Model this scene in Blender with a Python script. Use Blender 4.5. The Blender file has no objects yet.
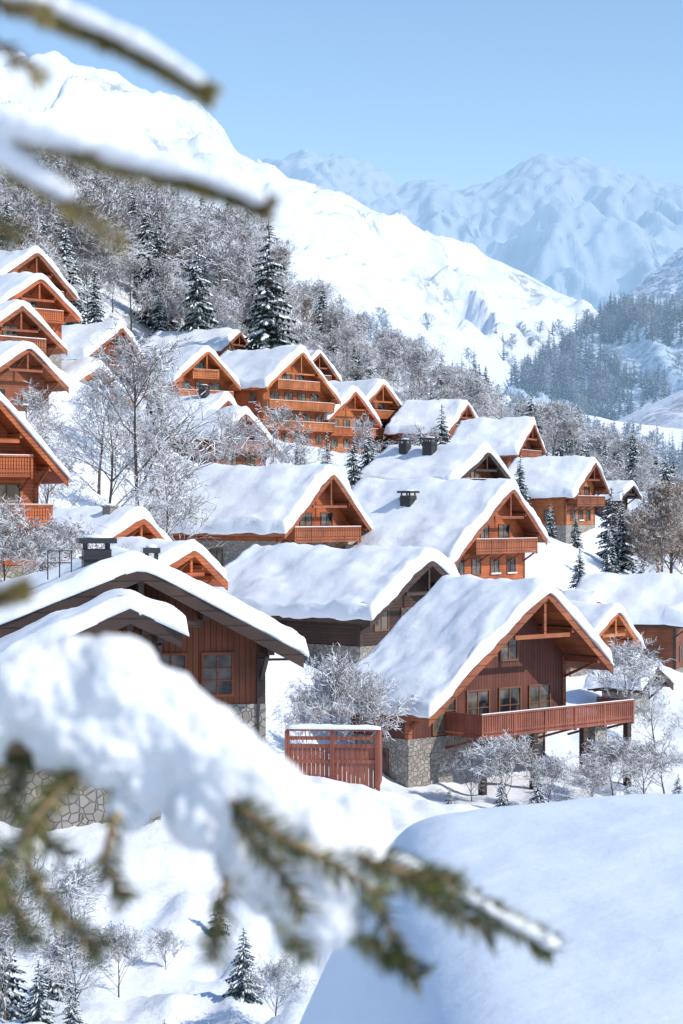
import bpy, bmesh, math, random
import numpy as np
from mathutils import Vector, Matrix, noise
random.seed(7); rng=np.random.default_rng(7)
sc=bpy.context.scene
SUN=Vector((0.72,-0.30,0.60)).normalized()

# ---------------------------------------------------------------- materials
def newmat(name):
    m=bpy.data.materials.new(name); m.use_nodes=True
    nt=m.node_tree; b=nt.nodes['Principled BSDF']; return m,nt,b
def N(nt,t,**k):
    n=nt.nodes.new(t)
    for a,v in k.items(): setattr(n,a,v)
    return n
def setin(n,**k):
    for a,v in k.items(): n.inputs[a.replace('_',' ')].default_value=v
def mathn(nt,op,a,b=None):
    n=N(nt,'ShaderNodeMath',operation=op)
    for i,v in enumerate((a,b)):
        if v is None: continue
        if isinstance(v,(int,float)): n.inputs[i].default_value=v
        else: nt.links.new(v,n.inputs[i])
    return n.outputs[0]
def mixc(nt,f,a,b):
    n=N(nt,'ShaderNodeMix',data_type='RGBA')
    for i,v in ((0,f),(6,a),(7,b)):
        if isinstance(v,(int,float)): n.inputs[i].default_value=v
        elif isinstance(v,tuple): n.inputs[i].default_value=(*v,1)
        else: nt.links.new(v,n.inputs[i])
    return n.outputs[2]
def noisen(nt,vec,scale,detail=4,rough=.55,dist=0):
    n=N(nt,'ShaderNodeTexNoise'); setin(n,Scale=scale,Detail=detail,Roughness=rough,Distortion=dist)
    if vec is not None: nt.links.new(vec,n.inputs['Vector'])
    return n.outputs['Fac']
def ramp(nt,f,a,b):
    n=N(nt,'ShaderNodeMapRange'); n.inputs[1].default_value=a; n.inputs[2].default_value=b
    nt.links.new(f,n.inputs[0]); return n.outputs[0]
def bump(nt,h,b,dist,strength=1.0):
    n=N(nt,'ShaderNodeBump'); setin(n,Strength=strength,Distance=dist)
    nt.links.new(h,n.inputs['Height']); nt.links.new(n.outputs[0],b.inputs['Normal'])
HZ=(.37,.60,.90)  # glow colour of the painted aerial haze
def add_haze(m,haze,hcol=HZ):  # paints aerial haze into a material as constant blue emission
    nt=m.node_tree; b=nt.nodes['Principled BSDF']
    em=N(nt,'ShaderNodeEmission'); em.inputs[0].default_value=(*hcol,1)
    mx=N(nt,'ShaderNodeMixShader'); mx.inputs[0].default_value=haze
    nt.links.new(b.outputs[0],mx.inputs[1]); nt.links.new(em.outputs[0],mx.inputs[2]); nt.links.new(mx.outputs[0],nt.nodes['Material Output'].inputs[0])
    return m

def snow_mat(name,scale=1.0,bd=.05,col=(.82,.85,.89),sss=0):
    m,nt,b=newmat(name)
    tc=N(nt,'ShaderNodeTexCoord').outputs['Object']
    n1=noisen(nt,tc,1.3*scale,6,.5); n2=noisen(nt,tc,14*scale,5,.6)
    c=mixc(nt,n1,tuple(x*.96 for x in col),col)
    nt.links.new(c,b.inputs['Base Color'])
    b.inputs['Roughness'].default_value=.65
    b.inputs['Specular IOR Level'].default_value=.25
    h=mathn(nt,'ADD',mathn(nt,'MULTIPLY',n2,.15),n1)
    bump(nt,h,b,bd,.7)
    if sss:
        b.inputs['Subsurface Weight'].default_value=sss
        b.inputs['Subsurface Radius'].default_value=(.02,.02,.025)
        b.inputs['Subsurface Scale'].default_value=.3
    return m
SNOW=snow_mat('snow',1.0,.09)
SNOWG=snow_mat('snow_ground',.35,.30,(.80,.84,.90))
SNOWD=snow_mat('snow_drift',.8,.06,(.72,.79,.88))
SNOWB=snow_mat('snow_branch',60,.005,(.82,.83,.85),.15)

def wood_mat(name,c1,c2,plank=.2,vertical=False):
    m,nt,b=newmat(name)
    tc=N(nt,'ShaderNodeTexCoord').outputs['Object']
    s=N(nt,'ShaderNodeSeparateXYZ'); nt.links.new(tc,s.inputs[0])
    co=mathn(nt,'ADD',s.outputs[0],s.outputs[1]) if vertical else s.outputs[2]
    k=mathn(nt,'DIVIDE',co,plank)
    fr=mathn(nt,'FRACT',k); fl=mathn(nt,'FLOOR',k)
    wn=N(nt,'ShaderNodeTexWhiteNoise',noise_dimensions='1D'); nt.links.new(fl,wn.inputs['W'])
    mp=N(nt,'ShaderNodeMapping'); nt.links.new(tc,mp.inputs[0])
    mp.inputs['Scale'].default_value=(6,6,.6) if vertical else (.6,.6,9)
    g=noisen(nt,mp.outputs[0],1.6,6,.65)
    big=noisen(nt,tc,.5,3)
    f=mathn(nt,'ADD',mathn(nt,'MULTIPLY',wn.outputs[0],.45),mathn(nt,'MULTIPLY',g,.6))
    c=mixc(nt,f,c1,c2)
    c=mixc(nt,ramp(nt,big,.35,.75),c,tuple(x*.6 for x in c1))
    gr=ramp(nt,fr,.0,.1)
    c=mixc(nt,gr,tuple(x*.3 for x in c1),c)
    nt.links.new(c,b.inputs['Base Color']); b.inputs['Roughness'].default_value=.7
    bump(nt,mathn(nt,'ADD',gr,mathn(nt,'MULTIPLY',g,.3)),b,.02)
    return m
W_OR=wood_mat('wood_orange',(.34,.072,.020),(.56,.15,.042))
W_HO=wood_mat('wood_honey',(.39,.11,.032),(.58,.205,.068))
W_RE=wood_mat('wood_red',(.22,.060,.036),(.40,.13,.075),.22,True)
W_RD=wood_mat('wood_red_dark',(.09,.024,.015),(.18,.050,.031),.22,True)
W_DK=wood_mat('wood_dark',(.036,.016,.011),(.075,.032,.020))
W_BR=wood_mat('wood_brown',(.16,.043,.018),(.31,.095,.034))
W_BV=wood_mat('wood_brown_boards',(.13,.036,.014),(.25,.076,.027),.2,True)
W_TR=wood_mat('wood_trim',(.22,.058,.024),(.38,.12,.045),.5)
W_TD=wood_mat('wood_trim_dark',(.04,.022,.016),(.08,.042,.03),.5)
def stone_mat():
    m,nt,b=newmat('stone_masonry')
    tc=N(nt,'ShaderNodeTexCoord').outputs['Object']
    v=N(nt,'ShaderNodeTexVoronoi'); setin(v,Scale=3.8); nt.links.new(tc,v.inputs['Vector'])
    v2=N(nt,'ShaderNodeTexVoronoi',feature='DISTANCE_TO_EDGE'); setin(v2,Scale=3.8); nt.links.new(tc,v2.inputs['Vector'])
    s=N(nt,'ShaderNodeSeparateColor'); nt.links.new(v.outputs['Color'],s.inputs[0])
    c=mixc(nt,s.outputs[0],(.16,.14,.12),(.42,.39,.35))
    c=mixc(nt,noisen(nt,tc,9,5),c,(.30,.27,.24))
    e=ramp(nt,v2.outputs['Distance'],.0,.09)
    c=mixc(nt,e,(.24,.225,.21),c)
    nt.links.new(c,b.inputs['Base Color']); b.inputs['Roughness'].default_value=.9
    bump(nt,e,b,.05); return m
STONE=stone_mat()
def glass_mat():
    m,nt,b=newmat('window_glass')
    tc=N(nt,'ShaderNodeTexCoord').outputs['Object']
    c=mixc(nt,ramp(nt,noisen(nt,tc,.9,2),.4,.6),(.012,.015,.02),(.14,.12,.10))
    nt.links.new(c,b.inputs['Base Color']); b.inputs['Roughness'].default_value=.08; return m
GLASS=glass_mat()
def flat(name,c,r=.7):
    m,nt,b=newmat(name)
    tc=N(nt,'ShaderNodeTexCoord').outputs['Object']
    cc=mixc(nt,noisen(nt,tc,5,4),tuple(x*.75 for x in c),tuple(min(1,x*1.2) for x in c))
    nt.links.new(cc,b.inputs['Base Color']); b.inputs['Roughness'].default_value=r; return m
METAL=flat('chimney_metal',(.025,.025,.028),.55)
FRAME=flat('window_frame',(.17,.07,.035))
def frost_mat(name,dark,light,lo=-.2,hi=.5,cover=.5):
    m,nt,b=newmat(name)
    tc=N(nt,'ShaderNodeTexCoord').outputs['Object']
    g=N(nt,'ShaderNodeNewGeometry'); s=N(nt,'ShaderNodeSeparateXYZ'); nt.links.new(g.outputs['Normal'],s.inputs[0])
    n=noisen(nt,tc,1.2,3)
    f=mathn(nt,'ADD',s.outputs[2],mathn(nt,'MULTIPLY',mathn(nt,'SUBTRACT',n,cover),2.2))
    f=ramp(nt,f,lo,hi)
    nt.links.new(mixc(nt,f,dark,light),b.inputs['Base Color']); b.inputs['Roughness'].default_value=.85; return m
BARK=frost_mat('frosted_bark',(.09,.065,.05),(.75,.78,.82),.1,.8)
TWIG=frost_mat('frosted_twig',(.15,.12,.10),(.80,.82,.86),-.4,.6,.45)
TWIGB=frost_mat('larch_twig',(.20,.14,.10),(.62,.60,.58),-.2,.8,.5)
NEED=frost_mat('spruce_needles',(.014,.030,.020),(.18,.25,.28),.5,1.8,.5)
H_BARK=add_haze(frost_mat('hazy_bark',(.09,.065,.05),(.75,.78,.82),.1,.8),.30)  # distant tree materials, haze glow painted into bark, twigs, needles and snow
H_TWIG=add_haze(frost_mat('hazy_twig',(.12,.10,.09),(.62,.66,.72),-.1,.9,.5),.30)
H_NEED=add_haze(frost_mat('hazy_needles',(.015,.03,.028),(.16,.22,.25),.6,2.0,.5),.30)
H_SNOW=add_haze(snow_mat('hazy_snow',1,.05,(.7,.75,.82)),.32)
def needle_mat(name,a,b2):
    m,nt,b=newmat(name)
    tc=N(nt,'ShaderNodeTexCoord').outputs['Object']
    nt.links.new(mixc(nt,ramp(nt,noisen(nt,tc,25,3),.35,.65),a,b2),b.inputs['Base Color']); b.inputs['Roughness'].default_value=.5; return m
NEAR_N=needle_mat('near_needles',(.030,.046,.010),(.14,.15,.03))
NEAR_Y=needle_mat('near_needles_dry',(.20,.15,.04),(.42,.34,.13))
NEAR_T=needle_mat('near_twig',(.16,.10,.05),(.30,.20,.11))

def mountain_mat(name,haze,rock,rocklo,rockhi,nsc,trees=0,snowc=(.82,.85,.89),bmp=1.0,tcol=(.06,.07,.07),tlo=.48,thi=.6):
    m,nt,b=newmat(name)
    tc=N(nt,'ShaderNodeTexCoord').outputs['Object']
    g=N(nt,'ShaderNodeNewGeometry'); s=N(nt,'ShaderNodeSeparateXYZ'); nt.links.new(g.outputs['Normal'],s.inputs[0])
    n=noisen(nt,tc,nsc,8,.65)
    f=mathn(nt,'ADD',mathn(nt,'SUBTRACT',1.0,s.outputs[2]),mathn(nt,'MULTIPLY',mathn(nt,'SUBTRACT',n,.5),1.3))
    f=ramp(nt,f,rocklo,rockhi)
    c=mixc(nt,f,snowc,rock)
    if trees:
        n3=noisen(nt,tc,nsc*9,3,.7); n4=noisen(nt,tc,nsc*1.1,3)
        tf=mathn(nt,'MULTIPLY',ramp(nt,n3,.47,.56),ramp(nt,n4,tlo,thi))
        c=mixc(nt,mathn(nt,'MULTIPLY',tf,trees),c,tcol)
    nt.links.new(c,b.inputs['Base Color']); b.inputs['Roughness'].default_value=.8
    b.inputs['Specular IOR Level'].default_value=.1
    bump(nt,noisen(nt,tc,nsc*2.5,8,.6),b,.0625/nsc*bmp,.8)
    if haze>0: add_haze(m,haze)  # mountain haze is emission painted into the surface, not an air volume
    return m

# ---------------------------------------------------------------- mesh helpers
def mk(name,v,f,mats,parent=None,smooth=False,mi=None,loc=(0,0,0)):
    me=bpy.data.meshes.new(name)
    me.from_pydata([tuple(map(float,p)) for p in v],[],[tuple(map(int,q)) for q in f])
    if not isinstance(mats,(list,tuple)): mats=[mats]
    for m in mats: me.materials.append(m)
    if mi is not None: me.polygons.foreach_set('material_index',np.array(mi,dtype=np.int32))
    if smooth: me.polygons.foreach_set('use_smooth',np.ones(len(me.polygons),dtype=bool))
    me.update()
    o=bpy.data.objects.new(name,me); sc.collection.objects.link(o); o.location=loc
    if parent is not None: o.parent=parent
    return o
def empty(name,loc=(0,0,0),rot=0,parent=None):
    o=bpy.data.objects.new(name,None); sc.collection.objects.link(o)
    o.empty_display_size=.5; o.location=loc; o.rotation_euler=(0,0,rot)
    if parent: o.parent=parent
    return o
class Acc:
    def __init__(s): s.v=[]; s.f=[]
    def hexa(s,p):
        n=len(s.v); s.v+=p
        for q in ((0,3,2,1),(4,5,6,7),(0,1,5,4),(1,2,6,5),(2,3,7,6),(3,0,4,7)): s.f.append([n+i for i in q])
    def box(s,x0,x1,y0,y1,z0,z1):
        if x0>x1:x0,x1=x1,x0
        if y0>y1:y0,y1=y1,y0
        s.hexa([(x0,y0,z0),(x1,y0,z0),(x1,y1,z0),(x0,y1,z0),(x0,y0,z1),(x1,y0,z1),(x1,y1,z1),(x0,y1,z1)])
    def prism(s,poly,y0,y1):
        n=len(s.v); k=len(poly)
        s.v+=[(x,y0,z) for x,z in poly]+[(x,y1,z) for x,z in poly]
        s.f.append([n+i for i in range(k)]); s.f.append([n+k+i for i in range(k)][::-1])
        for i in range(k):
            j=(i+1)%k; s.f.append([n+i,n+k+i,n+k+j,n+j])
    def beam(s,a,b,w):
        a=Vector(a);b=Vector(b);d=(b-a).normalized()
        u=d.cross(Vector((0,0,1)));
        if u.length<.01:u=Vector((1,0,0))
        u.normalize(); t=d.cross(u)
        s.hexa([tuple(p+u*i*w/2+t*j*w/2) for p in (a,b) for i,j in ((-1,-1),(1,-1),(1,1),(-1,1))])
    def out(s,name,mat,parent):
        if s.v: return mk(name,s.v,s.f,mat,parent)

def snow_slab(wl,dl,wr,dr,y0,y1,h,T,seed,parent,dens=1.0):
    def sp(a,b,n):
        t=np.linspace(0,1,n); t2=.5-.5*np.cos(np.pi*t); return a+(b-a)*(.5*t+.5*t2)
    nu=int(40*dens); nv=int(30*dens)
    us=sp(-wl-.2,wr+.2,nu); vs=sp(y0-.16,y1+.16,nv)
    top=[];bot=[]
    for i,u in enumerate(us):
        for j,v in enumerate(vs):
            du=min(i,nu-1-i); dv=min(j,nv-1-j)
            ju=(noise.noise(Vector((v*.6,seed,1.3)))*.34+noise.noise(Vector((v*2,seed,3.3)))*.12) if (i<4 or i>nu-5) else 0
            jv=(noise.noise(Vector((u*.6,seed,7.3)))*.24+noise.noise(Vector((u*2.2,seed,5.3)))*.09) if (j<4 or j>nv-5) else 0
            uu=u+(ju if i<nu/2 else -ju); vv=v+(jv if j<nv/2 else -jv)
            sl=dl/wl if uu<0 else dr/wr
            zr=h-sl*math.sqrt(uu*uu+.1)+sl*.32*.6
            ed=min(min(uu+wl+.4,wr+.4-uu)/.6,min(vv-y0+.34,y1+.34-vv)/.45)
            e=max(0,min(1,ed)); e=.4+.6*math.sqrt(max(0,1-(1-e)**2))
            t=T*e*(1+.5*noise.noise(Vector((uu*.35+seed,vv*.35,seed)))+.24*noise.noise(Vector((uu*1.1,vv*1.1+seed,2)))+.08*noise.noise(Vector((uu*2.7,vv*2.7+seed,4))))
            if du==0 or dv==0: t=T*.1
            top.append((uu,vv,zr+t)); 
            bot.append((uu,vv,zr-.05))
    n=len(top); f=[]
    for i in range(nu-1):
        for j in range(nv-1):
            a=i*nv+j; f.append((a,a+nv,a+nv+1,a+1)); f.append((n+a,n+a+1,n+a+nv+1,n+a+nv))
    ring=[i*nv for i in range(nu)]+[(nu-1)*nv+j for j in range(1,nv)]+[i*nv+nv-1 for i in range(nu-2,-1,-1)]+[j for j in range(nv-2,0,-1)]
    for k in range(len(ring)):
        a=ring[k]; b=ring[(k+1)%len(ring)]; f.append((a,n+a,n+b,b))
    o=mk('roof_snow',top+bot,f,SNOW,parent,True); return o

CTRL=[]   # terrain survey points
def house(name,X,Y,Z,yaw,wl,dl,wr,dr,L,base,wall=None,trim=None,stone=True,T=.6,bal=True,balx=None,bald=1.3,balz=None,
          chim=(),dens=.8,fine=False,shut=False,winleft=True,parent=None,ov=1.5,os_=1.05,nowin=False,ctrl=True,balmax=9,balmat=None,ground_in=0):
    wall=wall or W_OR; trim=trim or W_TR
    yr=math.radians(yaw)
    if parent is None:
        e=empty(name,(X,Y,base),yr)
        if ctrl:
            for lx,ly in ((-wl*.5,L*.5),(wr*.5,L*.5),(0,-1.5)):
                CTRL.append((X+math.cos(yr)*lx-math.sin(yr)*ly,Y+math.sin(yr)*lx+math.cos(yr)*ly,base))
    else:
        e=empty(name,(0,0,0),0,parent)
        d=Vector((X-parent.location.x,Y-parent.location.y,0)); r=parent.rotation_euler[2]
        e.location=(d.x*math.cos(r)+d.y*math.sin(r),-d.x*math.sin(r)+d.y*math.cos(r),base-parent.location.z); e.rotation_euler=(0,0,yr-r)
    h=Z-base-T*.9
    sl=dl/wl; sr=dr/wr
    ov=min(ov,L*.33)
    xl=-wl+os_; xr=wr-os_; yf=ov; yb=L-.7
    rt=.24
    def rz(x): return h-(sl*-x if x<0 else sr*x)
    seed=random.random()*50
    A={k:Acc() for k in ('walls','stone_base','roof','bargeboard','purlins','window_frames','window_glass','balcony','sill_snow')}
    bt=2.75 if stone else 0
    und=rt+.02
    A['walls'].prism([(xl,bt),(xr,bt),(xr,rz(xr)-und),(0,h-und),(xl,rz(xl)-und)],yf,yb)
    if ground_in:   # ground storey set back on the open side
        A['stone_base'].box(xl-.06,xl+3.2,yf-.06,yb+.06,-4,bt); A['stone_base'].box(xl+3.2,xr+.06,yf+ground_in,yb+.06,-4,bt-.002)
    else: A['stone_base'].box(xl-.06,xr+.06,yf-.06,yb+.06,-4,bt+ (0 if stone else .35))
    if bt<rz(xl)-und-.3:
        A['bargeboard'].box(xl-.05,xl+.22,yf-.05,yf+.2,bt+.01,rz(xl)-und-.05)
    if bt<rz(xr)-und-.3:
        A['bargeboard'].box(xr-.22,xr+.05,yf-.05,yf+.2,bt+.01,rz(xr)-und-.05)
    A['roof'].prism([(-wl,h-dl-rt),(0,h-rt),(wr,h-dr-rt),(wr,h-dr),(0,h),(-wl,h-dl)],0,L)
    A['bargeboard'].prism([(-wl-.04,h-dl-rt-.2),(0,h-rt-.2),(wr+.04,h-dr-rt-.2),(wr+.04,h-dr+.03),(0,h+.03),(-wl-.04,h-dl+.03)],-.09,-.003)
    for x in (xl,xl*.5,0,xr*.5,xr):
        z=rz(x)-rt-.03; A['purlins'].box(x-.11,x+.11,.02,yf,z-.26-abs(.11*sl),z-abs(.11*sl))
    for x in (xl*.98,xr*.98,0):
        z=rz(x)-rt-.3
        A['purlins'].beam((x,yf-.02,z-1.0),(x,.25,z-.1),.13)
    zc=rz(min(wl,wr)*.42)-rt
    xa=-(h-rt-.25-(zc-.3))/sl*.9; xb=(h-rt-.25-(zc-.3))/sr*.9
    A['purlins'].box(xa*.96,xb*.96,.12,.27,zc-.5,zc-.28); A['purlins'].box(-.09,.09,.13,.26,zc-.28,h-rt-.3)
    ys=np.arange(yf+.6,L-.2,.8)
    for y in ys:
        A['purlins'].box(-wl+.06,xl-.02,y-.05,y+.05,rz(xl)-und-.2-(os_*sl)*.5,rz(xl)-und-.05-(os_*sl)*1.0)
    def wb(face,a0,a1,d0,d1,z0,z1,k):
        if face=='f': A[k].box(a0,a1,yf-d1,yf-d0,z0,z1)
        elif face=='l': A[k].box(xl-d1,xl-d0,a0,a1,z0,z1)
        else: A[k].box(xr+d0,xr+d1,a0,a1,z0,z1)
    def win(face,a,z,w,hh,low=False):
        o=.07 if low else 0
        t=.09
        wb(face,a-w/2,a+w/2,o+.004,o+.02,z,z+hh,'window_glass')
        wb(face,a-w/2-t,a-w/2,o+.002,o+.08,z-t,z+hh+t,'window_frames'); wb(face,a+w/2,a+w/2+t,o+.002,o+.08,z-t,z+hh+t,'window_frames')
        wb(face,a-w/2,a+w/2,o+.002,o+.078,z+hh,z+hh+t,'window_frames'); wb(face,a-w/2,a+w/2,o+.002,o+.078,z-t,z,'window_frames')
        wb(face,a-.035,a+.035,o+.021,o+.06,z,z+hh,'window_frames')
        if hh>1.6 or fine: wb(face,a-w/2,a-.036,o+.021,o+.055,z+hh*.55,z+hh*.55+.05,'window_frames');wb(face,a+.036,a+w/2,o+.021,o+.055,z+hh*.55,z+hh*.55+.05,'window_frames')
        if hh<1.6 and random.random()<.3:
            wb(face,a-w/2-.12,a+w/2+.12,o+.082,o+.2,z-t,z+.01+.04*random.random(),'sill_snow')
    fh=2.75; k=0
    if not nowin:
        while k*fh+2.5<h-1.0:
            z0=k*fh; zt=z0+2.25
            a0=max(xl,-(h-und-zt)/sl)+.75; a1=min(xr,(h-und-zt)/sr)-.75
            if a1-a0>.6 and not (ground_in and k==0):
                n=max(1,int((a1-a0)/2.3)); 
                for i in range(n):
                    a=a0+(a1-a0)*(i+.5)/n+random.uniform(-.15,.15)
                    door=k>0 and bal and random.random()<.6
                    if door: win('f',a,z0+.15,1.6,2.0)
                    else: win('f',a,z0+.95,1.25,1.2,k==0 and stone)
            if winleft and rz(xl)-und>zt+.1:
                n=max(1,int((yb-yf)/3.2))
                for i in range(n):
                    a=yf+(yb-yf)*(i+.5)/n+random.uniform(-.2,.2); win('l',a,z0+.85,1.1,1.2,k==0 and stone)
            if rz(xr)-und>zt+.1:
                for i in range(max(1,int((yb-yf)/4))):
                    a=yf+(yb-yf)*(i+.5)/max(1,int((yb-yf)/4)); win('r',a,z0+.85,1.0,1.2,k==0 and stone)
            if k>0 and bal and k<=balmax:
                zz=z0 if balz is None else balz+ (k-1)*fh
                zt2=zz+1.6
                b0=max(xl,-(h-und-zt2)/sl)-.1; b1=min(xr,(h-und-zt2)/sr)+.1
                if balx and k==1: b0,b1=balx
                if b1-b0>2:
                    bd=bald if k==1 else min(bald,1.2)
                    B=A['balcony']; y1=yf-.01; y0=yf-bd
                    B.box(b0,b1,y0,y1,zz-.16,zz)
                    B.box(b0-.03,b1+.03,y0-.05,y0+.09,zz+.97,zz+1.07)
                    B.box(b0+.01,b1-.01,y0-.0,y0+.05,zz+.1,zz+.2)
                    st=.17 if fine else .26; x=b0+.05
                    while x<b1-.05:
                        B.box(x,x+st*.74,y0+.005,y0+.035,zz+.03,zz+.965); x+=st
                    for px in np.linspace(b0+.07,b1-.07,max(2,int((b1-b0)/2.2)+1)):
                        B.box(px-.07,px+.07,y0-.03,y0+.10,zz-.25,zz+1.0)
                        B.beam((px,y1,zz-.85),(px,y0+.25,zz-.18),.12)
                    for xx in (b0,b1-.05):
                        B.box(xx,xx+.05,y0+.1,y1,zz+.05,zz+.95); B.box(xx-.02,xx+.07,y0+.091,y1,zz+.971,zz+1.06)
                    A['sill_snow'].box(b0,b1,y0-.04,y0+.08,zz+1.072,zz+1.10+.03*random.random())
            k+=1
    for (cx,cy,cw,ch,kind) in chim:
        C=Acc(); zb=rz(cx)-.3; ch=ch+T
        if kind=='m':
            C.box(cx-cw/2,cx+cw/2,cy-cw/2,cy+cw/2,zb,rz(cx)+ch); C.box(cx-cw*.68,cx+cw*.68,cy-cw*.68,cy+cw*.68,rz(cx)+ch+.2,rz(cx)+ch+.38)
            C.box(cx-cw*.58,cx+cw*.58,cy-cw*.58,cy+cw*.58,rz(cx)+ch-.35,rz(cx)+ch-.25)
            for sx in(-1,1):
                for sy in (-1,1): C.box(cx+sx*cw*.4-.05,cx+sx*cw*.4+.05,cy+sy*cw*.4-.05,cy+sy*cw*.4+.05,rz(cx)+ch+.001,rz(cx)+ch+.199)
            C.out('chimney',METAL,e)
        else:
            C.box(cx-cw/2,cx+cw/2,cy-cw/2,cy+cw/2,zb,rz(cx)+ch); C.box(cx-cw*.6,cx+cw*.6,cy-cw*.6,cy+cw*.6,rz(cx)+ch+.001,rz(cx)+ch+.12); C.out('chimney',STONE,e)
        zz=rz(cx)+ch+.12 if kind!='m' else rz(cx)+ch+.38
        bm=bmesh.new(); bmesh.ops.create_icosphere(bm,subdivisions=3,radius=1)
        for v in bm.verts: v.co=Vector((cx+v.co.x*cw*.5,cy+v.co.y*cw*.5,zz+.01+max(v.co.z,-.1)*.12*(1+.3*noise.noise(v.co*2))))
        me=bpy.data.meshes.new('chimney_snow'); bm.to_mesh(me); bm.free(); me.materials.append(SNOW)
        for p in me.polygons:p.use_smooth=True
        o=bpy.data.objects.new('chimney_snow',me); sc.collection.objects.link(o); o.parent=e
    mats={'walls':wall,'stone_base':STONE,'roof':trim,'bargeboard':trim,'purlins':trim,'window_frames':FRAME,'window_glass':GLASS,'balcony':balmat or trim,'sill_snow':SNOW}
    for kk,a in A.items(): a.out(kk,mats[kk],e)
    snow_slab(wl,dl,wr,dr,0,L,h,T,seed,e,dens)
    return e

# ---------------------------------------------------------------- chalets
h1=house('wooden_chalet',10.8,105,-3.5,43,8.9,6.1,5.3,4.3,7.4,-14.3,W_RD,W_TR,True,.65,True,(-5.2,7.0),2.6,2.95,fine=True,dens=1.6,ov=2.45,balmax=1,balmat=W_RE,ground_in=1.6)
P=Acc()
for x in (-4.9,-1,3.0,6.7): P.box(x-.16,x+.16,-.1,.22,-1.5,2.78)
P.out('balcony_posts',W_TD,h1)
P=Acc(); P.box(4.2,5.2,.25,1.25,-1.5,2.77); P.out('stone_pillar',STONE,h1)
house('wooden_chalet',5.6,125,-2.2,50,6.1,3.6,5.8,3.6,15,-11,W_DK,W_TD,True,.8,False,dens=1.4,os_=1.3,ov=1.8)
A1=house('wooden_chalet',-6.6,66,-1.35,12,9,3.6,5.4,2.95,12,-9.3,W_BV,W_TD,True,.55,False,fine=True,dens=1.6,nowin=True,chim=((-1.2,3.2,.95,.5,'m'),(.55,1.9,.4,0,'m')))
WG=Acc();WF=Acc()
for a in (1.15,2.75):
    y=1.5; z=3.1;w=.95;hh=1.35
    WG.box(a-w/2,a+w/2,y-.02,y-.004,z,z+hh)
    for x in (a-w/2-.08,a+w/2): WF.box(x,x+.08,y-.08,y-.002,z-.08,z+hh+.08)
    for zz in (z-.08,z+hh): WF.box(a-w/2,a+w/2,y-.078,y-.002,zz,zz+.08)
    WF.box(a-.03,a+.03,y-.06,y-.021,z,z+hh)
    for q in (.33,.66): WF.box(a-w/2,a-.031,y-.05,y-.021,z+hh*q,z+hh*q+.04); WF.box(a+.031,a+w/2,y-.05,y-.021,z+hh*q,z+hh*q+.04)
WG.out('window_glass',GLASS,A1);WF.out('window_frames',W_BR,A1)
R=Acc(); 
for x in (-2.9,-2.5,-2.1): R.box(x-.02,x+.02,2.6,2.64,7.0,8.0)
for z in (7.55,7.96): R.box(-2.92,-2.08,2.645,2.675,z,z+.035)
R.out('roof_rail',METAL,A1)
R=Acc(); R.box(4.1,4.18,1.38,1.46,-1,4.3); R.box(4.18,5.3,1.38,1.46,4.22,4.3); R.out('downpipe',METAL,A1)
house('front_wing',-6.5,61.5,-2.55,10,5.2,2.3,1.55,.75,6,-9.3,W_BV,W_TD,True,.5,False,fine=True,dens=1.2,nowin=True,parent=A1,ov=.8,os_=.6)
house('wooden_chalet',-.7,160,3.9,58,7,4.8,6.3,4.9,17,-5,W_OR,W_TR,True,.85,dens=1.3,chim=())
house('wooden_chalet',14.1,165,2.8,54,9.1,6.0,5.5,4.4,15.5,-6,W_OR,W_TR,False,.85,dens=1.3,chim=((-3.5,8,1.0,.8,'m'),))
house('wooden_chalet',14.7,200,6.8,55,7,3.6,4.8,3.1,12,-.5,W_BR,W_TD,False,.8,chim=((-1.5,6,1.1,1.0,'m'),(-1.5,9,.9,.9,'m')))
house('wooden_chalet',18.3,290,16.4,63,7,4.4,4.6,3.4,10,9,W_BR,W_TR,False,.8,False)
house('wooden_chalet',25,260,12.3,66,7,4.4,4.6,3.6,10,4.2,W_BR,W_TR,False,.8)
house('wooden_chalet',30.5,240,6.7,62,7,4.2,4.6,3.6,10.5,-1.9,W_HO,W_BR,False,.8)
house('small_chalet',37.8,260,4.1,60,4,2,3,1.6,5,-1.5,W_DK,W_TD,False,.6,False)
house('wooden_chalet',47,295,3.0,60,5,3,4,2.8,8,-5,W_BR,W_TD,False,.7,False)
house('wooden_chalet',-5.3,270,22.5,50,7.2,5.2,8,6.6,14,8.4,W_OR,W_HO,False,.85)
house('wooden_chalet',2.0,280,17.6,50,6,4.2,5.6,4.6,10,8,W_HO,W_OR,False,.8)
house('wooden_chalet',6.2,292,19.5,50,5.8,4.4,8,6.8,11,8.3,W_OR,W_HO,False,.8)
house('wooden_chalet',-17.4,260,21.8,42,5.4,4.3,5.4,4.6,12,12,W_OR,W_HO,False,.85)
house('wooden_chalet',-15.2,300,27.7,62,5.5,3.2,4.8,3.2,15,20,W_BR,W_TR,False,.8)
house('wooden_chalet',-3.2,300,24.5,50,4.5,3.2,4.8,4.2,8,14,W_BR,W_TR,False,.7)
house('wooden_chalet',-25.2,230,21.9,60,7,4.0,5,3.8,11,13,W_BR,W_TR,False,.8)
house('wooden_chalet',-24.2,200,15.3,52,8.5,4.8,5.2,3.8,10.5,5.5,W_BR,W_OR,False,.85)
house('wooden_chalet',-30.4,200,26.7,45,6,4,4.8,4.3,9,18.5,W_OR,W_TR,False,.7)
house('wooden_chalet',-28.6,190,22.9,45,5.5,3.6,4.6,3.6,8,15.5,W_OR,W_OR,False,.7)
house('wooden_chalet',-28.9,181,19.3,45,5.5,3.6,5,3.8,8,12,W_OR,W_TR,False,.7)
house('wooden_chalet',-27.2,174,15.0,48,5.5,3.4,4.4,3.4,8,8.5,W_BR,W_TR,False,.7)
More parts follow.
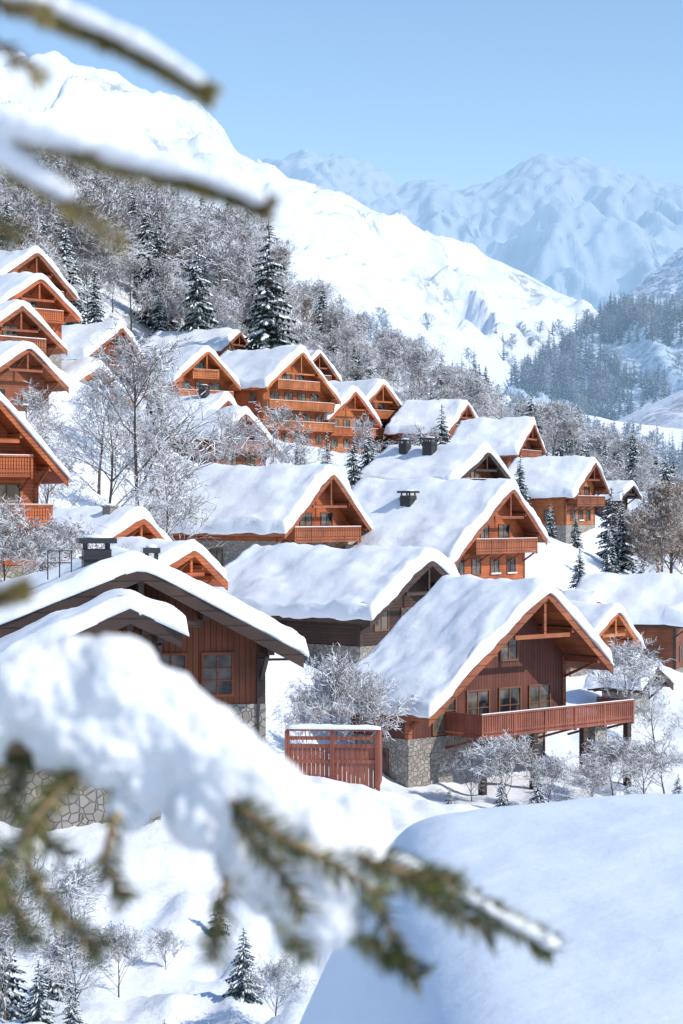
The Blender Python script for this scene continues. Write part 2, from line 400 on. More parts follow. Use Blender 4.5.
house('wooden_chalet',-19.2,110,7.0,38,6,4.6,4.7,4.7,11,-3.4,W_OR,W_OR,False,.5,fine=True,bald=1.5)
house('wooden_chalet',-12.8,225,13.4,62,6,3.6,3.8,2.8,9,5.5,W_BR,W_TR,False,.8,chim=((-1,2.5,.9,1.0,'m'),))
house('wooden_chalet',-10.4,218,11.4,46,4,2.8,5.4,4.4,7,4,W_BR,W_TR,False,.7)
house('wooden_chalet',-12.9,130,.3,52,6,2.8,3.2,2.5,8,-4.5,W_BR,W_OR,False,.7,False,chim=((-1,2,.7,.4,'s'),))
house('wooden_chalet',-8.3,112,-1.5,52,5,2.2,2.8,2.0,6,-6,W_BR,W_OR,False,.6,False)
house('wooden_chalet',20.7,150,-6.8,48,5,3.2,3.3,3.0,6,-12,W_HO,W_HO,False,.6,False)
house('wooden_chalet',20.3,158,-6.4,48,4.5,2.8,3.3,3.0,6,-12,W_HO,W_TR,False,.6,False,ctrl=False)
house('wooden_chalet',31.5,172,-5.3,68,7,3.3,5,3,11,-13.5,W_BR,W_TD,False,.9,False)
house('stone_outbuilding',21.8,138,-10.3,58,2.8,1.3,2.6,1.3,4,-14,STONE,W_DK,True,.5,False)
house('wooden_chalet',40.5,230,-4,60,6,3.5,5,3,9,-11,W_DK,W_TD,False,.8,False)

# ---------------------------------------------------------------- terrain (survey points -> thin plate surface)
CTRL+=[(0,0,-1.9),(-4,4,-3),(4,4,-2.4),(0,15,-6),(-8,15,-5.5),(8,15,-5),(-8,30,-8.8),(6,30,-9.2),(-8,46,-11.0),(0,46,-11.4),(8,52,-12.6),(0,62,-11.4),(-14,55,-9.5),
 (3,80,-12.2),(-1,86,-11.9),(-1,90,-11.8),(1.5,88,-12),(12,82,-14.2),(20,90,-16),(20,110,-15.5),(30,130,-15.5),(45,100,-20),(45,160,-16),(60,200,-14),(30,60,-15),(40,30,-12),(-30,30,-4),(-30,60,-2),(-30,90,1),(-45,110,8),
 (0,100,-13.4),(-4,92,-11.6),(-60,160,22),(-60,200,33),(-45,250,30),(-70,300,45),(-40,310,33),(-62,400,55),(-120,300,70),(-120,500,95),(-60,520,80),(-18,345,35),(-30,420,52),(2,345,22),(0,430,34),(0,540,48),(17,370,20),
 (35,330,6),(60,260,-5),(90,250,-10),(50,400,4),(40,560,16),(90,400,0),(90,560,8),(140,300,-8),(180,560,10),(200,150,-18),(100,60,-20),(-120,100,35),(-100,0,10),(100,0,-10),(-200,300,110),(-200,600,150),(0,640,56),(200,640,20),(-100,640,110),(34,210,-8),(26,200,-5)]
C=np.array(CTRL)
def tps(r2): return np.where(r2>0,.5*r2*np.log(r2+1e-9),0)
def fit(C):
    n=len(C); d2=((C[:,None,:2]-C[None,:,:2])**2).sum(-1)
    K=tps(d2)+np.eye(n)*40.0; Pm=np.c_[np.ones(n),C[:,:2]]
    M=np.zeros((n+3,n+3)); M[:n,:n]=K; M[:n,n:]=Pm; M[n:,:n]=Pm.T
    return np.linalg.solve(M,np.r_[C[:,2],0,0,0])
Wt=fit(C)
def Tv(x,y):
    x=np.atleast_1d(x).astype(float); y=np.atleast_1d(y).astype(float)
    d2=(x[:,None]-C[None,:,0])**2+(y[:,None]-C[None,:,1])**2
    return tps(d2)@Wt[:-3]+Wt[-3]+Wt[-2]*x+Wt[-1]*y
def sab(v): return math.sqrt(v*v+.012)
def hum(x,y):
    a=max(0,min(1,y/30)); near=1.0 if y<60 else max(0,1-(y-60)/40)
    return a*(.55*noise.noise(Vector((x*.16,y*.16,3)))+.30*noise.noise(Vector((x*.5,y*.45,9)))+.12*noise.noise(Vector((x*1.5,y*1.2,5)))
      +near*(.80*sab(noise.noise(Vector((x*.6,y*.26,15))))+.28*sab(noise.noise(Vector((x*1.5,y*.7,35))))+.07*noise.noise(Vector((x*3.2,y*1.9,25)))))
def T(x,y): return float(Tv(x,y)[0])+hum(x,y)
ny=400; nx=250
ys=2*(660/2)**np.linspace(0,1,ny)-12*np.linspace(1,0,ny); xs=np.linspace(-1,1,nx)
V=[];F=[]
gx=[];gy=[]
for y in ys:
    for s in xs: gx.append((s*.45+.55*s**3)*(24+.42*max(y,0))); gy.append(y)
gz=np.concatenate([Tv(np.array(gx[i:i+5000]),np.array(gy[i:i+5000])) for i in range(0,len(gx),5000)])
for x,y,z in zip(gx,gy,gz): V.append((x,y,z+hum(x,y)))
for i in range(ny-1):
    for j in range(nx-1):
        a=i*nx+j; F.append((a,a+1,a+nx+1,a+nx))
mk('snowy_ground',V,F,SNOWG,None,True)
mk('valley_ground',[(-20000,-9000,-60),(20000,-9000,-60),(20000,22000,-60),(-20000,22000,-60)],[(0,1,2,3)],SNOWG)

# foreground snow drift
V=[];F=[];n1=220;n2=200
for i in range(n1):
    for j in range(n2):
        x=-2.2+10*(i/(n1-1)); y=3.2+13*(j/(n2-1))
        xe=.27-.004*(y-7.8)+.03*math.sin(y*1.1)
        s=x-xe
        top=-1.87+.075*min(x,6)-.02*(12.5-y)*.6
        left=.24*math.log1p(math.exp(min(60,-(s-.05)*9)))
        back=.36*math.log1p(math.exp(min(60,(y-12.9)*5.0)))
        z=top-left-back+.035*noise.noise(Vector((x*.7,y*.5,1)))+.022*noise.noise(Vector((x*2.2,y*1.6,4)))+.005*noise.noise(Vector((x*7,y*5,4)))
        V.append((x,y,max(z,-9)))
for i in range(n1-1):
    for j in range(n2-1):
        a=i*n2+j; F.append((a,a+n2,a+n2+1,a+1))
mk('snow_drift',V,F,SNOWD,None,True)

# ---------------------------------------------------------------- mountains
def ridge(name,crest,base,back,nu,nv,amp,fr,pw,mat,seed,crestamp=.15,jag=0.0,slant=0.0,gul=.45):
    crest=np.array(crest,float); base=np.array(base,float)
    t=np.linspace(0,1,nu)
    def samp(P): 
        k=np.linspace(0,1,len(P)); return np.stack([np.interp(t,k,P[:,i]) for i in range(3)],1)
    tx=crest[0,0]+(crest[-1,0]-crest[0,0])*t
    cr=np.stack([tx,np.interp(tx,crest[:,0],crest[:,1]),np.interp(tx,crest[:,0],crest[:,2])],1)
    ba=samp(base)
    V=[];F=[];nb=12
    for i in range(nu):
        for j in range(nv+nb):
            if j<nv:
                v=j/(nv-1); p=ba[i]*(1-v)+cr[i]*v; z=ba[i][2]+(cr[i][2]-ba[i][2])*(v**pw)
                w=math.sin(math.pi*min(v,.999))**.7+crestamp
            else:
                v=(j-nv+1)/nb; p=cr[i]+np.array([0,back*v,0]); z=cr[i][2]*(1-v)-60*v; w=crestamp*(1-v)
            xx=p[0]+slant*p[1]
            q=Vector((xx*fr,p[1]*fr*.45,seed))
            g=noise.fractal(q,1.0,2.1,6)
            r=1-abs(noise.noise(Vector((xx*fr*1.7+.3*g,p[1]*fr*.4,seed+9))))*2
            r2=1-abs(noise.noise(Vector((xx*fr*4.1+.5*g,p[1]*fr*1.3,seed+5))))*2
            r3=1-abs(noise.noise(Vector((xx*fr*10+.5*g,p[1]*fr*4,seed+2))))*2
            V.append((p[0],p[1],z+amp*w*(.55*g+gul*(r-.5)+.2*(r2-.5)+.05*r3)+jag*amp*(r3-.5+.7*(r2-.5))))
    n=nv+nb
    for i in range(nu-1):
        for j in range(n-1):
            a=i*n+j; F.append((a,a+n,a+n+1,a+1))
    mk(name,V,F,mat,None,True); return V
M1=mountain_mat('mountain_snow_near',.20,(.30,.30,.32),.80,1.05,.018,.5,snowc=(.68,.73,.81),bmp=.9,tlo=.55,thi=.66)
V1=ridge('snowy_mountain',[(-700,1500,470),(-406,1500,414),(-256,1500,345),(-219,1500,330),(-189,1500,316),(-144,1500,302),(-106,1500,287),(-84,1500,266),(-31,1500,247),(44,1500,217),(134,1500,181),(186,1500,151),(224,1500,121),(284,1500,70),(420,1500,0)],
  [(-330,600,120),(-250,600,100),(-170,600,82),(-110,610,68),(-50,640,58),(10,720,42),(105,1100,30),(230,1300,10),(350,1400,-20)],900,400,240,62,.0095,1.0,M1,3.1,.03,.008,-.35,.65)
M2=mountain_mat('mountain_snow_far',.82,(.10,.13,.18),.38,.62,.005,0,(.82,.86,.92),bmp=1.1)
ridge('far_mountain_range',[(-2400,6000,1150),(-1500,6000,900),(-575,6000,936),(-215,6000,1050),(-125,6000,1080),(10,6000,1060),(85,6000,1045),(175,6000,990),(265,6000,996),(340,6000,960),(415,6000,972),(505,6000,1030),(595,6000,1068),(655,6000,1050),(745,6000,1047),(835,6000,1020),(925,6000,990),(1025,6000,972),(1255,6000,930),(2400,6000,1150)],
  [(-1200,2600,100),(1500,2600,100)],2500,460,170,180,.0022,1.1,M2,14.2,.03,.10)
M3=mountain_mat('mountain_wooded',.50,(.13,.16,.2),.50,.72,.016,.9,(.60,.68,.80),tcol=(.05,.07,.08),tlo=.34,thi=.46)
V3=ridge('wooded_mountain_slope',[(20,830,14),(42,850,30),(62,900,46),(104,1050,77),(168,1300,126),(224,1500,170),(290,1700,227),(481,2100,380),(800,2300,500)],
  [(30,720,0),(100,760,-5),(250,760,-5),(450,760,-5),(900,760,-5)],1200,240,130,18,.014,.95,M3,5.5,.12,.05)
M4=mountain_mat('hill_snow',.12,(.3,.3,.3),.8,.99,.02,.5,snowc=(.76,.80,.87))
ridge('snowy_hill',[(50,800,6),(87,800,25),(111,800,37),(137,800,49),(167,800,64),(300,800,110)],
  [(40,560,2),(200,560,0)],300,80,60,5,.02,1.0,M4,2.2,.1)

# ---------------------------------------------------------------- trees
def tubes(segs,sides=3):
    V=[];F=[];mi=[]
    cs=[(math.cos(2*math.pi*k/sides),math.sin(2*math.pi*k/sides)) for k in range(sides)]
    for a,b,r0,r1,m in segs:
        d=b-a
        if d.length<1e-6: continue
        d=d.normalized(); u=d.cross(Vector((.31,.2,1)) if abs(d.z)<.95 else Vector((1,0,0))).normalized(); w=d.cross(u)
        n=len(V)
        for p,r in((a,r0),(b,r1)):
            for c,s in cs: V.append(p+u*c*r+w*s*r)
        for k in range(sides):
            k2=(k+1)%sides; F.append((n+k,n+k2,n+sides+k2,n+sides+k)); mi.append(m)
    return V,F,mi
def bare_mesh(seed,H,spread=.5,nb=(13,7,5,3),tw=.022,mats=None):
    R=random.Random(seed); segs=[]
    def rv(): return Vector((R.gauss(0,1),R.gauss(0,1),R.gauss(0,1)))
    def grow(p,d,L,r,lv):
        ns=(7,4,3,2,1)[lv]; pts=[p.copy()]; ds=[d]
        for i in range(ns):
            d=(d+rv()*(.05,.14,.18,.2,.2)[lv]+Vector((0,0,(.0,.10,.07,-.02,-.1)[lv]))).normalized()
            q=pts[-1]+d*L/ns
            ra=max(r*(1-.75*i/ns),tw*.6); rb=max(r*(1-.75*(i+1)/ns),tw*.5)
            segs.append((pts[-1],q,ra,rb,0 if lv<2 else 1)); pts.append(q); ds.append(d)
        if lv>=4: return
        n=nb[lv] if lv<4 else 0
        for c in range(n):
            t=R.uniform(.22 if lv==0 else .2,1.0); k=min(ns-1,int(t*ns)); f=t*ns-k
            q=pts[k].lerp(pts[k+1],f); dd=ds[k+1]
            o=rv(); o=(o-dd*o.dot(dd)).normalized()
            ang=(R.uniform(.5,.95),R.uniform(.5,.9),R.uniform(.5,1.0),R.uniform(.5,1.1))[lv]
            nd=(dd*math.cos(ang)+o*math.sin(ang)).normalized()
            ll=L*((spread*(1.15-t*.75)) if lv==0 else R.uniform(.38,.62))
            grow(q,nd,ll,max(r*.45*(1-.5*t),tw),lv+1)
    grow(Vector((0,0,-.5)),Vector((0,0,1)),H*.9,H*.014,0)
    V,F,mi=tubes(segs)
    me=bpy.data.meshes.new('bare_tree_mesh'); me.from_pydata(V,[],F)
    for m in mats or (BARK,TWIG): me.materials.append(m)
    me.polygons.foreach_set('material_index',np.array(mi,dtype=np.int32)); me.update(); return me
def spruce_mesh(seed,H,wid=.2,snow=.6,whorls=30,nbr=9,mats=None):
    R=random.Random(seed); V=[];F=[];mi=[]
    tv,tf,tm=tubes([(Vector((0,0,-.5)),Vector((0,0,H*.98)),H*.016,.02,0)],6); V+=tv;F+=tf;mi+=[0]*len(tf)
    for w in range(whorls):
        t=(w+.5)/whorls; z0=H*(.05+.94*t**.93)
        env=(1-t)**.8*(.85+.15*math.sin(w*2.1))
        for b in range(nbr if t<.8 else 5):
            az=R.uniform(0,6.283); Rr=H*wid*env*R.uniform(.7,1.15)+H*.012
            dx,dy=math.cos(az),math.sin(az); z=z0+R.uniform(-.5,.5)*H/whorls
            ns=5; P=[]
            for k in range(ns+1):
                s=k/ns; P.append(Vector((dx*Rr*s,dy*Rr*s,z+Rr*(.10*s-.50*s*s+.12*s**3))))
            side=Vector((-dy,dx,0))
            for k in range(ns):
                a=P[k];bq=P[k+1]; wd=Rr*.30*(1-.65*(k/ns))*R.uniform(.7,1.2)+.02*H/10
                for sg in (-1,1):
                    tip=bq+side*sg*wd+Vector((dx,dy,0))*wd*.35+Vector((0,0,-wd*R.uniform(.25,.8)))
                    n=len(V); V+=[a,bq,tip]; F.append((n,n+1,n+2)); mi.append(1)
                    tip2=a.lerp(bq,.5)+side*sg*wd*.35+Vector((0,0,-wd*R.uniform(.7,1.3))); n=len(V); V+=[a,bq,tip2]; F.append((n,n+1,n+2)); mi.append(1)
                if R.random()<snow:
                    hgt=.03*Rr+.012*H/4; ww=wd*R.uniform(.4,.8); up=Vector((0,0,hgt*1.3))
                    n=len(V); m0=a.lerp(bq,-.1);m1=a.lerp(bq,1.1)
                    V+=[m0+side*ww*.8-up*.3,m1+side*ww*.5-up*.9,m1+up*.3,m0+up,m1-side*ww*.5-up*.9,m0-side*ww*.8-up*.3]
                    F+=[(n,n+1,n+2,n+3),(n+3,n+2,n+4,n+5)]; mi+=[2,2]
    me=bpy.data.meshes.new('spruce_mesh'); me.from_pydata(V,[],F)
    for m in mats or (BARK,NEED,SNOW): me.materials.append(m)
    me.polygons.foreach_set('material_index',np.array(mi,dtype=np.int32)); me.update(); return me
BT=[bare_mesh(s,10,.5) for s in (1,2,3,4)]
BTS=[bare_mesh(s,10,.75,(16,8,6,3),.035) for s in (11,12)]
LT=[bare_mesh(s,10,.36,(22,8,5,3),.03,(BARK,TWIGB)) for s in (21,22)]
SP=[spruce_mesh(s,10,w,sn) for s,w,sn in ((1,.20,.42),(2,.17,.38),(3,.24,.55))]
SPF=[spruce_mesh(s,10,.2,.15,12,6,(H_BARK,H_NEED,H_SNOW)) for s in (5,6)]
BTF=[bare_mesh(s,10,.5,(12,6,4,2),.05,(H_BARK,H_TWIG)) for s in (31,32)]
SPN=spruce_mesh(9,10,.27,.7,26,8)
def put(me,name,x,y,h,parent=None,z=None,wx=1):
    o=bpy.data.objects.new(name,me); sc.collection.objects.link(o)
    o.location=(x,y,(T(x,y) if z is None else z)-.1); s=h/10*random.uniform(.97,1.03)
    o.scale=(s*wx*random.uniform(.9,1.1),s*wx*random.uniform(.9,1.1),s); o.rotation_euler=(0,0,random.uniform(0,6.28))
    if parent: o.parent=parent
    return o
def puttop(me,name,x,y,topz,wx=1):
    z=T(x,y); return put(me,name,x,y,max(1.5,topz-z),wx=wx)
foot=[]
for o in bpy.data.objects:
    if o.type=='EMPTY' and o.parent is None:
        foot.append((o.location.x-math.sin(o.rotation_euler[2])*5,o.location.y+math.cos(o.rotation_euler[2])*5))
def clear(x,y,d=7): return all((x-a)**2+(y-b)**2>d*d for a,b in foot)
fo=empty('hillside_forest',(0,0,0))
def scatter(n,x0,x1,y0,y1,cond,hs,psp,parent,lar=.1,sets=None):
    c=0;tries=0; sp,lt,bt=sets or (SP,LT,BT+BTS)
    while c<n and tries<n*20:
        tries+=1; y=random.uniform(y0,y1); x=random.uniform(x0,x1)
        if not cond(x,y) or not clear(x,y): continue
        r=random.random(); h=random.uniform(*hs)
        if r<psp: put(random.choice(sp),'spruce',x,y,h*1.15,parent)
        elif r<psp+lar: put(random.choice(lt),'larch',x,y,h,parent)
        else: put(random.choice(bt),'bare_tree',x,y,h,parent,wx=1.15)
        c+=1
scatter(360,-95,-12,305,440,lambda x,y: abs(x)<.24*y and x<-.02*y,(9,15),.26,fo)
scatter(90,-14,24,315,400,lambda x,y: True,(6,10),.15,fo)
scatter(50,-60,-34,215,300,lambda x,y: True,(8,13),.25,fo)
vf=empty('valley_forest',(0,0,0))
scatter(90,22,100,370,440,lambda x,y: x/y>.05,(7,12),.6,vf)
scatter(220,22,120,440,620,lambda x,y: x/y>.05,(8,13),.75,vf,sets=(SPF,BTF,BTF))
scatter(30,36,62,250,330,lambda x,y: True,(6,10),.5,vf)
mf=empty('mountain_forest',(0,0,0))
def onverts(VV,n,cond,hs,bare=.3):
    c=0
    for _ in range(n*60):
        if c>=n: break
        p=random.choice(VV)
        if abs(p[0])>.2*p[1]+10 or not cond(p): continue
        x=p[0]+random.uniform(-3,3); y=p[1]+random.uniform(-3,3); h=random.uniform(*hs)
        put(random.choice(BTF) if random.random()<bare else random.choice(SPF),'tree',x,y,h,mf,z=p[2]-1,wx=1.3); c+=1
onverts(V3,1600,lambda p: p[1]<1500 and p[1]>770 and p[2]<150 and noise.noise(Vector((p[0]*.012,p[2]*.03,2)))+.35*noise.noise(Vector((p[0]*.05,p[1]*.05,2)))>-.15,(9,15),.08)
onverts(V1,260,lambda p: p[0]/p[1]>-.05 and p[2]/p[1]<.09 and noise.noise(Vector((p[0]*.02,p[1]*.02,4)))>.05,(7,12),.6)
# individual trees
puttop(SP[1],'spruce_tree',-10.6,292,42.5,1.15)
puttop(SP[0],'spruce_tree',-22,305,42,1)
puttop(SP[0],'spruce_tree',-44,240,38,1); puttop(SP[2],'spruce_tree',-40,290,42)
for x,y,tz,k in ((-15.5,150,12.5,0),(-18,152,9.5,1),(-13.8,158,8.5,2),(-20,165,12,3),(-16.5,170,13,0),(-11,180,9,2),(-21,140,6,1),(-9.5,190,9,3),(-4.3,200,9,1),(-12.5,140,4,1),
                 (-7,205,10.5,0),(3,230,11,2),(9,235,10,3),(-24.5,160,10,2),(-17,185,13,1),(-22,180,12,0)):
    puttop((BT+BTS)[k],'bare_tree',x,y,tz,1.1)
for x,y,tz in ((-1.5,205,8.5),(1.2,200,8.5),(2.8,208,9),(-30,150,6),(-4.5,215,9.5),(12,240,13),(-20,215,15),(21,235,7),(8.5,215,9)): puttop(SP[int(abs(x))%3],'spruce_tree',x,y,tz)
for x,y,tz in ((25.5,190,-1.5),(29,215,3),(24,205,0),(27,180,-4),(22.5,215,1),(28,200,1.5),(22,185,-3)): puttop(SP[0],'spruce_tree',x,y,tz,1.2)
for x,y,tz in ((32.5,205,4.5),(34.5,210,4),(31.5,196,2.5),(37,214,4),(30,200,1),(35,190,0)): puttop(LT[int(x)%2],'larch_tree',x,y,tz,1.3)
for x,y,tz in ((-.2,97,-7.4),(1.1,99,-8.6),(-1.6,96,-9.0)): puttop(BTS[int(y)%2],'bare_tree',x,y,tz,.9)
for x,y,h in ((-17.5,104,4),(-16,103,3.4),(-14.6,106,4.2),(-13,100,3),(-18.5,100,3),(-11.5,108,3.4)): put(BTS[int(y)%2],'frosted_shrub',x,y,h,wx=1.3)
for x,y,h,k in ((6.4,98.5,2.2,0),(8.2,98,3.2,1),(10.2,99.5,2.6,1),(12.6,101,2.2,0),(14.0,103,3.0,1),(16,106,3.0,0),(17.5,108,3.4,1),(19.2,122,4.2,1),(18,128,4.6,0),(21,118,3.8,1)):
    put((BTS[k],BT[k])[int(x)%2],'frosted_shrub',x,y,h,wx=1.3)
for x,y,h in ((7.6,95,1.9),(9.4,95.5,2.2),(5,93,1.3),(11,97,1.6),(14,98,2.2),(17,101,2.4)): put(SPN,'young_spruce',x,y,h)
for x,y,h,m in ((-2.15,44,1.7,SPN),(-7.2,42,2.4,SPN),(-6.3,44,1.8,SPN),(-1.4,42,1.2,BTS[0]),(-6.8,40.5,2.2,BTS[1]),(-5.6,42,1.8,BTS[0]),(-7.6,45,2.6,BTS[0]),(-3.5,39.5,.8,SPN),(-2.6,39,.7,SPN),(-5.0,45,1.5,BTS[1]),(-6.6,50,2.0,BTS[1]),(-5.4,40.2,1.2,SPN),(-6.0,39.6,1.4,SPN),(-1.3,39,.6,SPN),(-3.2,52,1.2,SPN),(-4.2,48,.9,BTS[0])):
    put(m,'young_spruce' if m is SPN else 'frosted_shrub',x,y,h,wx=1.15)

# wooden fence / terrace screen in front of the trees
fe=empty('wooden_fence',(-.3,88,T(-.3,88)),math.radians(-4)); a=Acc(); zt=-9.75-fe.location.z
for i in range(20): a.box(-2.0+i*.195,-2.0+i*.195+.175,0,.04,-.5,zt-.5)
for z in (zt-.62,zt-.28,zt-1.3): a.box(-2.03,1.9,-.06,-.003,z,z+.16)
for x in (-2.1,-.1,1.9): a.box(x-.1,x+.1,-.1,.1,-.6,zt+.12)
a.box(-2.15,2.0,-.14,.14,zt+.121,zt+.2)
for i in range(12): a.box(1.92,1.96,.12+i*.215,.12+i*.215+.19,-.5,zt)
a.out('boards',W_RE,fe)
bm=bmesh.new(); bmesh.ops.create_cube(bm,size=1); bmesh.ops.subdivide_edges(bm,edges=bm.edges[:],cuts=12,use_grid_fill=True)
for v in bm.verts:
    q=v.co.copy(); e=1-abs(q.y*2)**3*.5; v.co=Vector((-.07+q.x*4.2,q.y*.32,zt+.2+(q.z+.5)*.2*e*(1+.5*noise.noise(Vector((q.x*9,q.y,1)))-.5*abs(q.x*2)**8)))
me=bpy.data.meshes.new('snow_cap'); bm.to_mesh(me); bm.free(); me.materials.append(SNOW)
for p in me.polygons:p.use_smooth=True
o=bpy.data.objects.new('snow_cap',me); sc.collection.objects.link(o); o.parent=fe

# ---------------------------------------------------------------- foreground spruce with snowy boughs
fs=empty('snowy_spruce_tree',(-1.05,1.5,-2.3))
OFF=Vector((1.05,-1.5,2.3))
tv,tf,tm=tubes([(Vector((-1.05,1.5,-2.4)),Vector((-1.03,1.5,.5)),.085,.07,0),(Vector((-1.03,1.5,.5)),Vector((-1.0,1.5,4)),.07,.02,0)],10)
mk('trunk',[v+OFF for v in tv],tf,BARK,fs)
nV=[];nF=[];nM=[]; tsegs=[]
def polyl(pts,n):
    pts=[Vector(p) for p in pts]; out=[]
    m=len(pts)-1
    for i in range(n+1):
        t=i/n*m; k=min(m-1,int(t)); f=t-k
        p0=pts[max(0,k-1)];p1=pts[k];p2=pts[k+1];p3=pts[min(m,k+2)]
        out.append(.5*((2*p1)+(p2-p0)*f+(2*p0-5*p1+4*p2-p3)*f*f+(3*p1-p0-3*p2+p3)*f**3))
    return out
def twig(pts,r0,r1,dens=1500,nl=.016,mat=0,fromt=0.0,drop=0.0):
    P=polyl(pts,24)
    for i in range(24): tsegs.append((P[i],P[i+1],r0+(r1-r0)*i/24,r0+(r1-r0)*(i+1)/24,0))
    L=sum((P[i+1]-P[i]).length for i in range(24)); n=int(L*dens)
    for _ in range(n):
        t=random.uniform(fromt,1)*23.99; k=int(t); p=P[k].lerp(P[k+1],t-k); d=(P[k+1]-P[k]).normalized()
        o=Vector((random.gauss(0,1),random.gauss(0,1),random.gauss(0,1)-drop)); o=(o-d*o.dot(d)).normalized()
        nd=(d*random.uniform(.35,.9)+o*.8).normalized(); l=nl*random.uniform(.7,1.2)
        w=nd.cross(Vector((random.gauss(0,1),random.gauss(0,1),random.gauss(0,1)))).normalized()*.0008
        q=len(nV); a=p+o*.001; nV.extend([a-w,a+w,a+nd*l*.6+w,a+nd*l,a+nd*l*.6-w]); nF.append((q,q+1,q+2,q+3,q+4))
        nM.append(mat if random.random()<.85 else 1-mat)
main=[(-1.04,1.55,-.02),(-.6,1.6,-.12),(-.321,1.6,-.178),(-.225,1.6,-.198),(-.113,1.6,-.230),(.007,1.6,-.264),(.087,1.6,-.302),(.167,1.6,-.348)]
twig(main,.012,.0025,1700,.018,0,.3)
twig(main[5:],.004,.0025,500,.010,1)
subs=[[(-.10,1.6,-.232),(-.04,1.58,-.295),(.02,1.56,-.335),(.060,1.55,-.36)],
      [(-.03,1.6,-.25),(.02,1.55,-.270),(.06,1.54,-.280),(.088,1.54,-.283)],
      [(-.09,1.6,-.235),(-.09,1.56,-.29),(-.10,1.55,-.345)],
      [(-.06,1.6,-.24),(-.05,1.57,-.30),(-.03,1.55,-.345)],
      [(-.22,1.6,-.2),(-.245,1.56,-.265),(-.215,1.54,-.31),(-.185,1.53,-.335)],
      [(-.27,1.6,-.19),(-.29,1.56,-.25),(-.262,1.55,-.31)],
      [(-.25,1.6,-.19),(-.27,1.64,-.24),(-.23,1.66,-.285)],
      [(-.17,1.6,-.215),(-.185,1.57,-.27),(-.17,1.56,-.30)],
      [(-.31,1.6,-.18),(-.34,1.58,-.26),(-.30,1.56,-.30)],
      [(.0,1.6,-.262),(.03,1.56,-.31),(.045,1.55,-.345)],
      [(.02,1.6,-.27),(.075,1.6,-.31),(.12,1.6,-.338)],
      [(-.085,1.55,-.225),(-.05,1.52,-.245),(-.01,1.51,-.265),(.03,1.51,-.290)],
      [(-.08,1.54,-.24),(-.05,1.52,-.27),(-.03,1.51,-.30)],
      [(-.28,1.55,-.22),(-.265,1.53,-.27),(-.235,1.52,-.325)],
      [(-.30,1.55,-.24),(-.33,1.54,-.31),(-.30,1.52,-.37)],
      [(-.5,1.6,-.14),(-.42,1.55,-.24),(-.34,1.5,-.33)]]
for s in subs: twig(s,.004,.0018,2100,.020,0,0,.3)
for s in ([(-.20,1.6,-.2),(-.235,1.54,-.235),(-.26,1.50,-.28)],[(-.30,1.6,-.2),(-.30,1.54,-.30),(-.275,1.50,-.37)]): twig(s,.003,.0015,2100,.02,0)
twig([(-1.03,1.5,.75),(-.5,1.25,.40),(-.20,1.1,.284),(-.155,1.1,.27),(-.11,1.1,.251),(-.072,1.1,.229)],.004,.002,1500,.009,1,.35)
twig([(-1.03,1.5,.5),(-.5,1.25,.28),(-.188,1.1,.207),(-.122,1.1,.191),(-.078,1.1,.18),(-.04,1.1,.167)],.004,.002,1500,.010,1,.35)
twig([(-.30,1.15,.235),(-.22,1.1,.215),(-.177,1.1,.185),(-.149,1.1,.169),(-.12,1.1,.148)],.004,.002,1700,.011,1)
twig([(-.24,1.1,.22),(-.20,1.1,.17),(-.18,1.1,.15)],.004,.002,1700,.012,0)
twig([(-.24,1.1,.29),(-.2,1.1,.265),(-.165,1.1,.238)],.003,.002,1500,.010,1)
twig([(-1.04,1.5,-.3),(-.45,1.2,-.08),(-.21,1.1,-.05),(-.175,1.1,-.043)],.005,.002,900,.008,1,.4)
mk('needles',[v+OFF for v in nV],nF,[NEAR_N,NEAR_Y],fs,False,nM)
tv,tf,tm=tubes(tsegs,5); mk('twigs',[v+OFF for v in tv],tf,NEAR_T,fs,True)
def lumps(name,sph,vox,dsp,it=4,fine=0):
    bm=bmesh.new()
    for c,r in sph:
        bmesh.ops.create_icosphere(bm,subdivisions=3,radius=1,matrix=Matrix.Translation(Vector(c)+OFF)@Matrix.Diagonal((r[0],r[1],r[2],1)))
    me=bpy.data.meshes.new(name); bm.to_mesh(me); bm.free(); me.materials.append(SNOWB)
    o=bpy.data.objects.new(name,me); sc.collection.objects.link(o); o.parent=fs
    m=o.modifiers.new('r','REMESH'); m.mode='VOXEL'; m.voxel_size=vox; m.use_smooth_shade=True
    m=o.modifiers.new('s','SMOOTH'); m.iterations=it; m.factor=.7
    tx=bpy.data.textures.new(name,'CLOUDS'); tx.noise_scale=.05; tx.noise_depth=4
    m=o.modifiers.new('d','DISPLACE'); m.texture=tx; m.strength=dsp; m.mid_level=.5
    if fine:
        tx=bpy.data.textures.new(name+'_fine','CLOUDS'); tx.noise_scale=.014; tx.noise_depth=2
        m=o.modifiers.new('d2','DISPLACE'); m.texture=tx; m.strength=fine; m.mid_level=.5
S=[]
for px,py,r,yy in ((-60,722,46,0),(-15,712,44,0),(30,692,46,0),(75,680,48,0),(115,684,50,0),(155,716,50,0),(60,725,44,0),(95,705,50,0),(110,742,48,0),(195,752,52,0),(175,738,50,0),(135,713,50,0),(150,775,40,0),(235,782,52,-.01),(215,768,52,0),(275,812,50,-.01),(255,796,50,-.01),
    (200,808,40,-.01),(310,840,48,-.02),(255,850,40,-.02),(285,848,44,-.02),(335,868,42,-.025),(345,846,36,-.025),(305,892,44,-.03),(328,912,32,-.03),(318,895,44,-.03),(262,885,26,-.015),(130,808,24,0),(-10,750,24,0),(362,832,26,-.02),(350,816,28,-.01),(296,924,20,-.025),(-35,738,36,0)):
    S.append((((px-341.5)*.0008,1.6+yy+random.uniform(-.006,.006),(512-py)*.0008),(r*.0008,r*.0008*.85,r*.0008)))
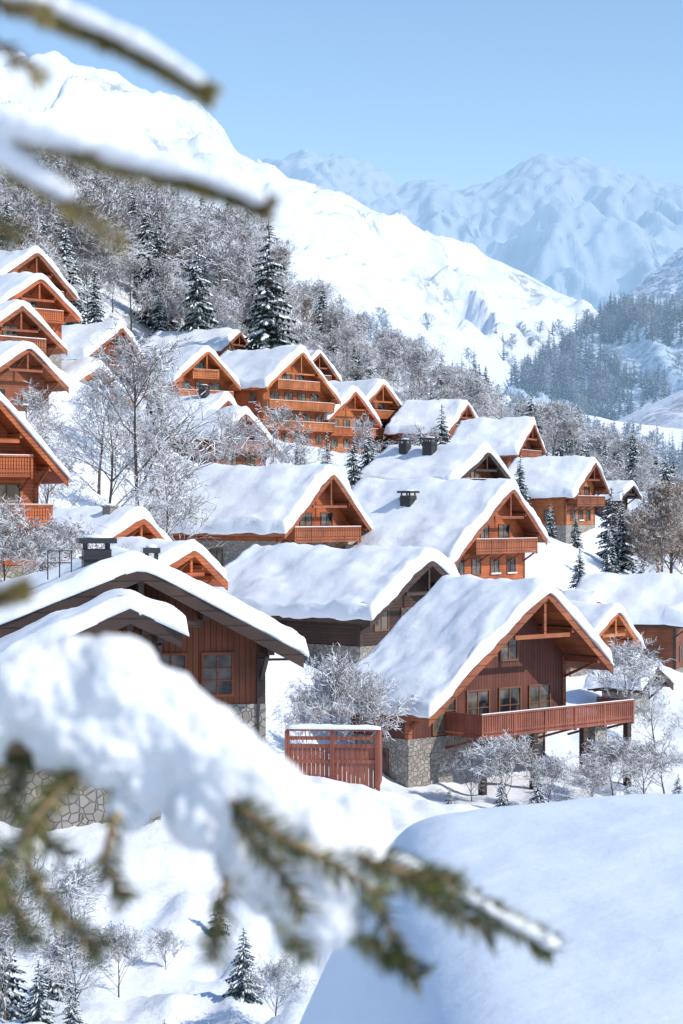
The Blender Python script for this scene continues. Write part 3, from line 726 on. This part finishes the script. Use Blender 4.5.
lumps('bough_snow',S,.0028,.022,8,.006)
S=[]
def alongl(pts,n,r0,r1,up,fw=0.0):
    P=polyl(pts,n)
    for i,p in enumerate(P):
        if random.random()<.1: continue
        r=(r0+(r1-r0)*i/n)*random.uniform(.7,1.2); S.append((p+Vector((0,-fw,up*r)),(r*1.1,r*1.1,r*.8)))
alongl([(-.35,1.15,.345),(-.20,1.1,.288),(-.155,1.1,.274),(-.11,1.1,.255),(-.078,1.1,.235)],34,.0075,.004,.35,.006)
alongl([(-.35,1.15,.26),(-.188,1.1,.211),(-.122,1.1,.193),(-.078,1.1,.183),(-.045,1.1,.170)],40,.0125,.0045,.4,.008)
alongl([(-.26,1.1,.232),(-.22,1.1,.217),(-.177,1.1,.189),(-.149,1.1,.172)],20,.010,.005,.35,.006)
alongl(main[5:],26,.007,.004,.7,.004)
alongl(main[6:],14,.004,.007,.6,.005)
lumps('upper_bough_snow',S,.002,.004)

# ---------------------------------------------------------------- light, sky, camera
w=bpy.data.worlds.new('World'); sc.world=w; w.use_nodes=True
nt=w.node_tree; bg=nt.nodes['Background']; sk=N(nt,'ShaderNodeTexSky',sky_type='NISHITA'); sk.sun_disc=False
sk.sun_elevation=math.asin(SUN.z); sk.sun_rotation=math.atan2(SUN.x,SUN.y); sk.altitude=1600; sk.air_density=1.2; sk.dust_density=.15; sk.ozone_density=2.6
nt.links.new(sk.outputs[0],bg.inputs[0]); bg.inputs[1].default_value=.19
sl=bpy.data.lights.new('sun','SUN'); sl.energy=4.3; sl.angle=math.radians(.5); sl.color=(1,.94,.84)
so=bpy.data.objects.new('sun',sl); sc.collection.objects.link(so); so.rotation_euler=SUN.to_track_quat('Z','Y').to_euler(); so.location=(50,-20,60)
cam=bpy.data.cameras.new('camera'); co=bpy.data.objects.new('camera',cam); sc.collection.objects.link(co)
cam.sensor_fit='VERTICAL'; cam.sensor_height=36; cam.lens=2000/1024*36; cam.clip_start=.05; cam.clip_end=60000
cam.dof.use_dof=True; cam.dof.focus_distance=115; cam.dof.aperture_fstop=8.5
co.location=(0,0,0); co.rotation_euler=(math.radians(90),0,0); sc.camera=co
sc.view_settings.view_transform='Standard'; sc.view_settings.look='None'; sc.view_settings.exposure=0
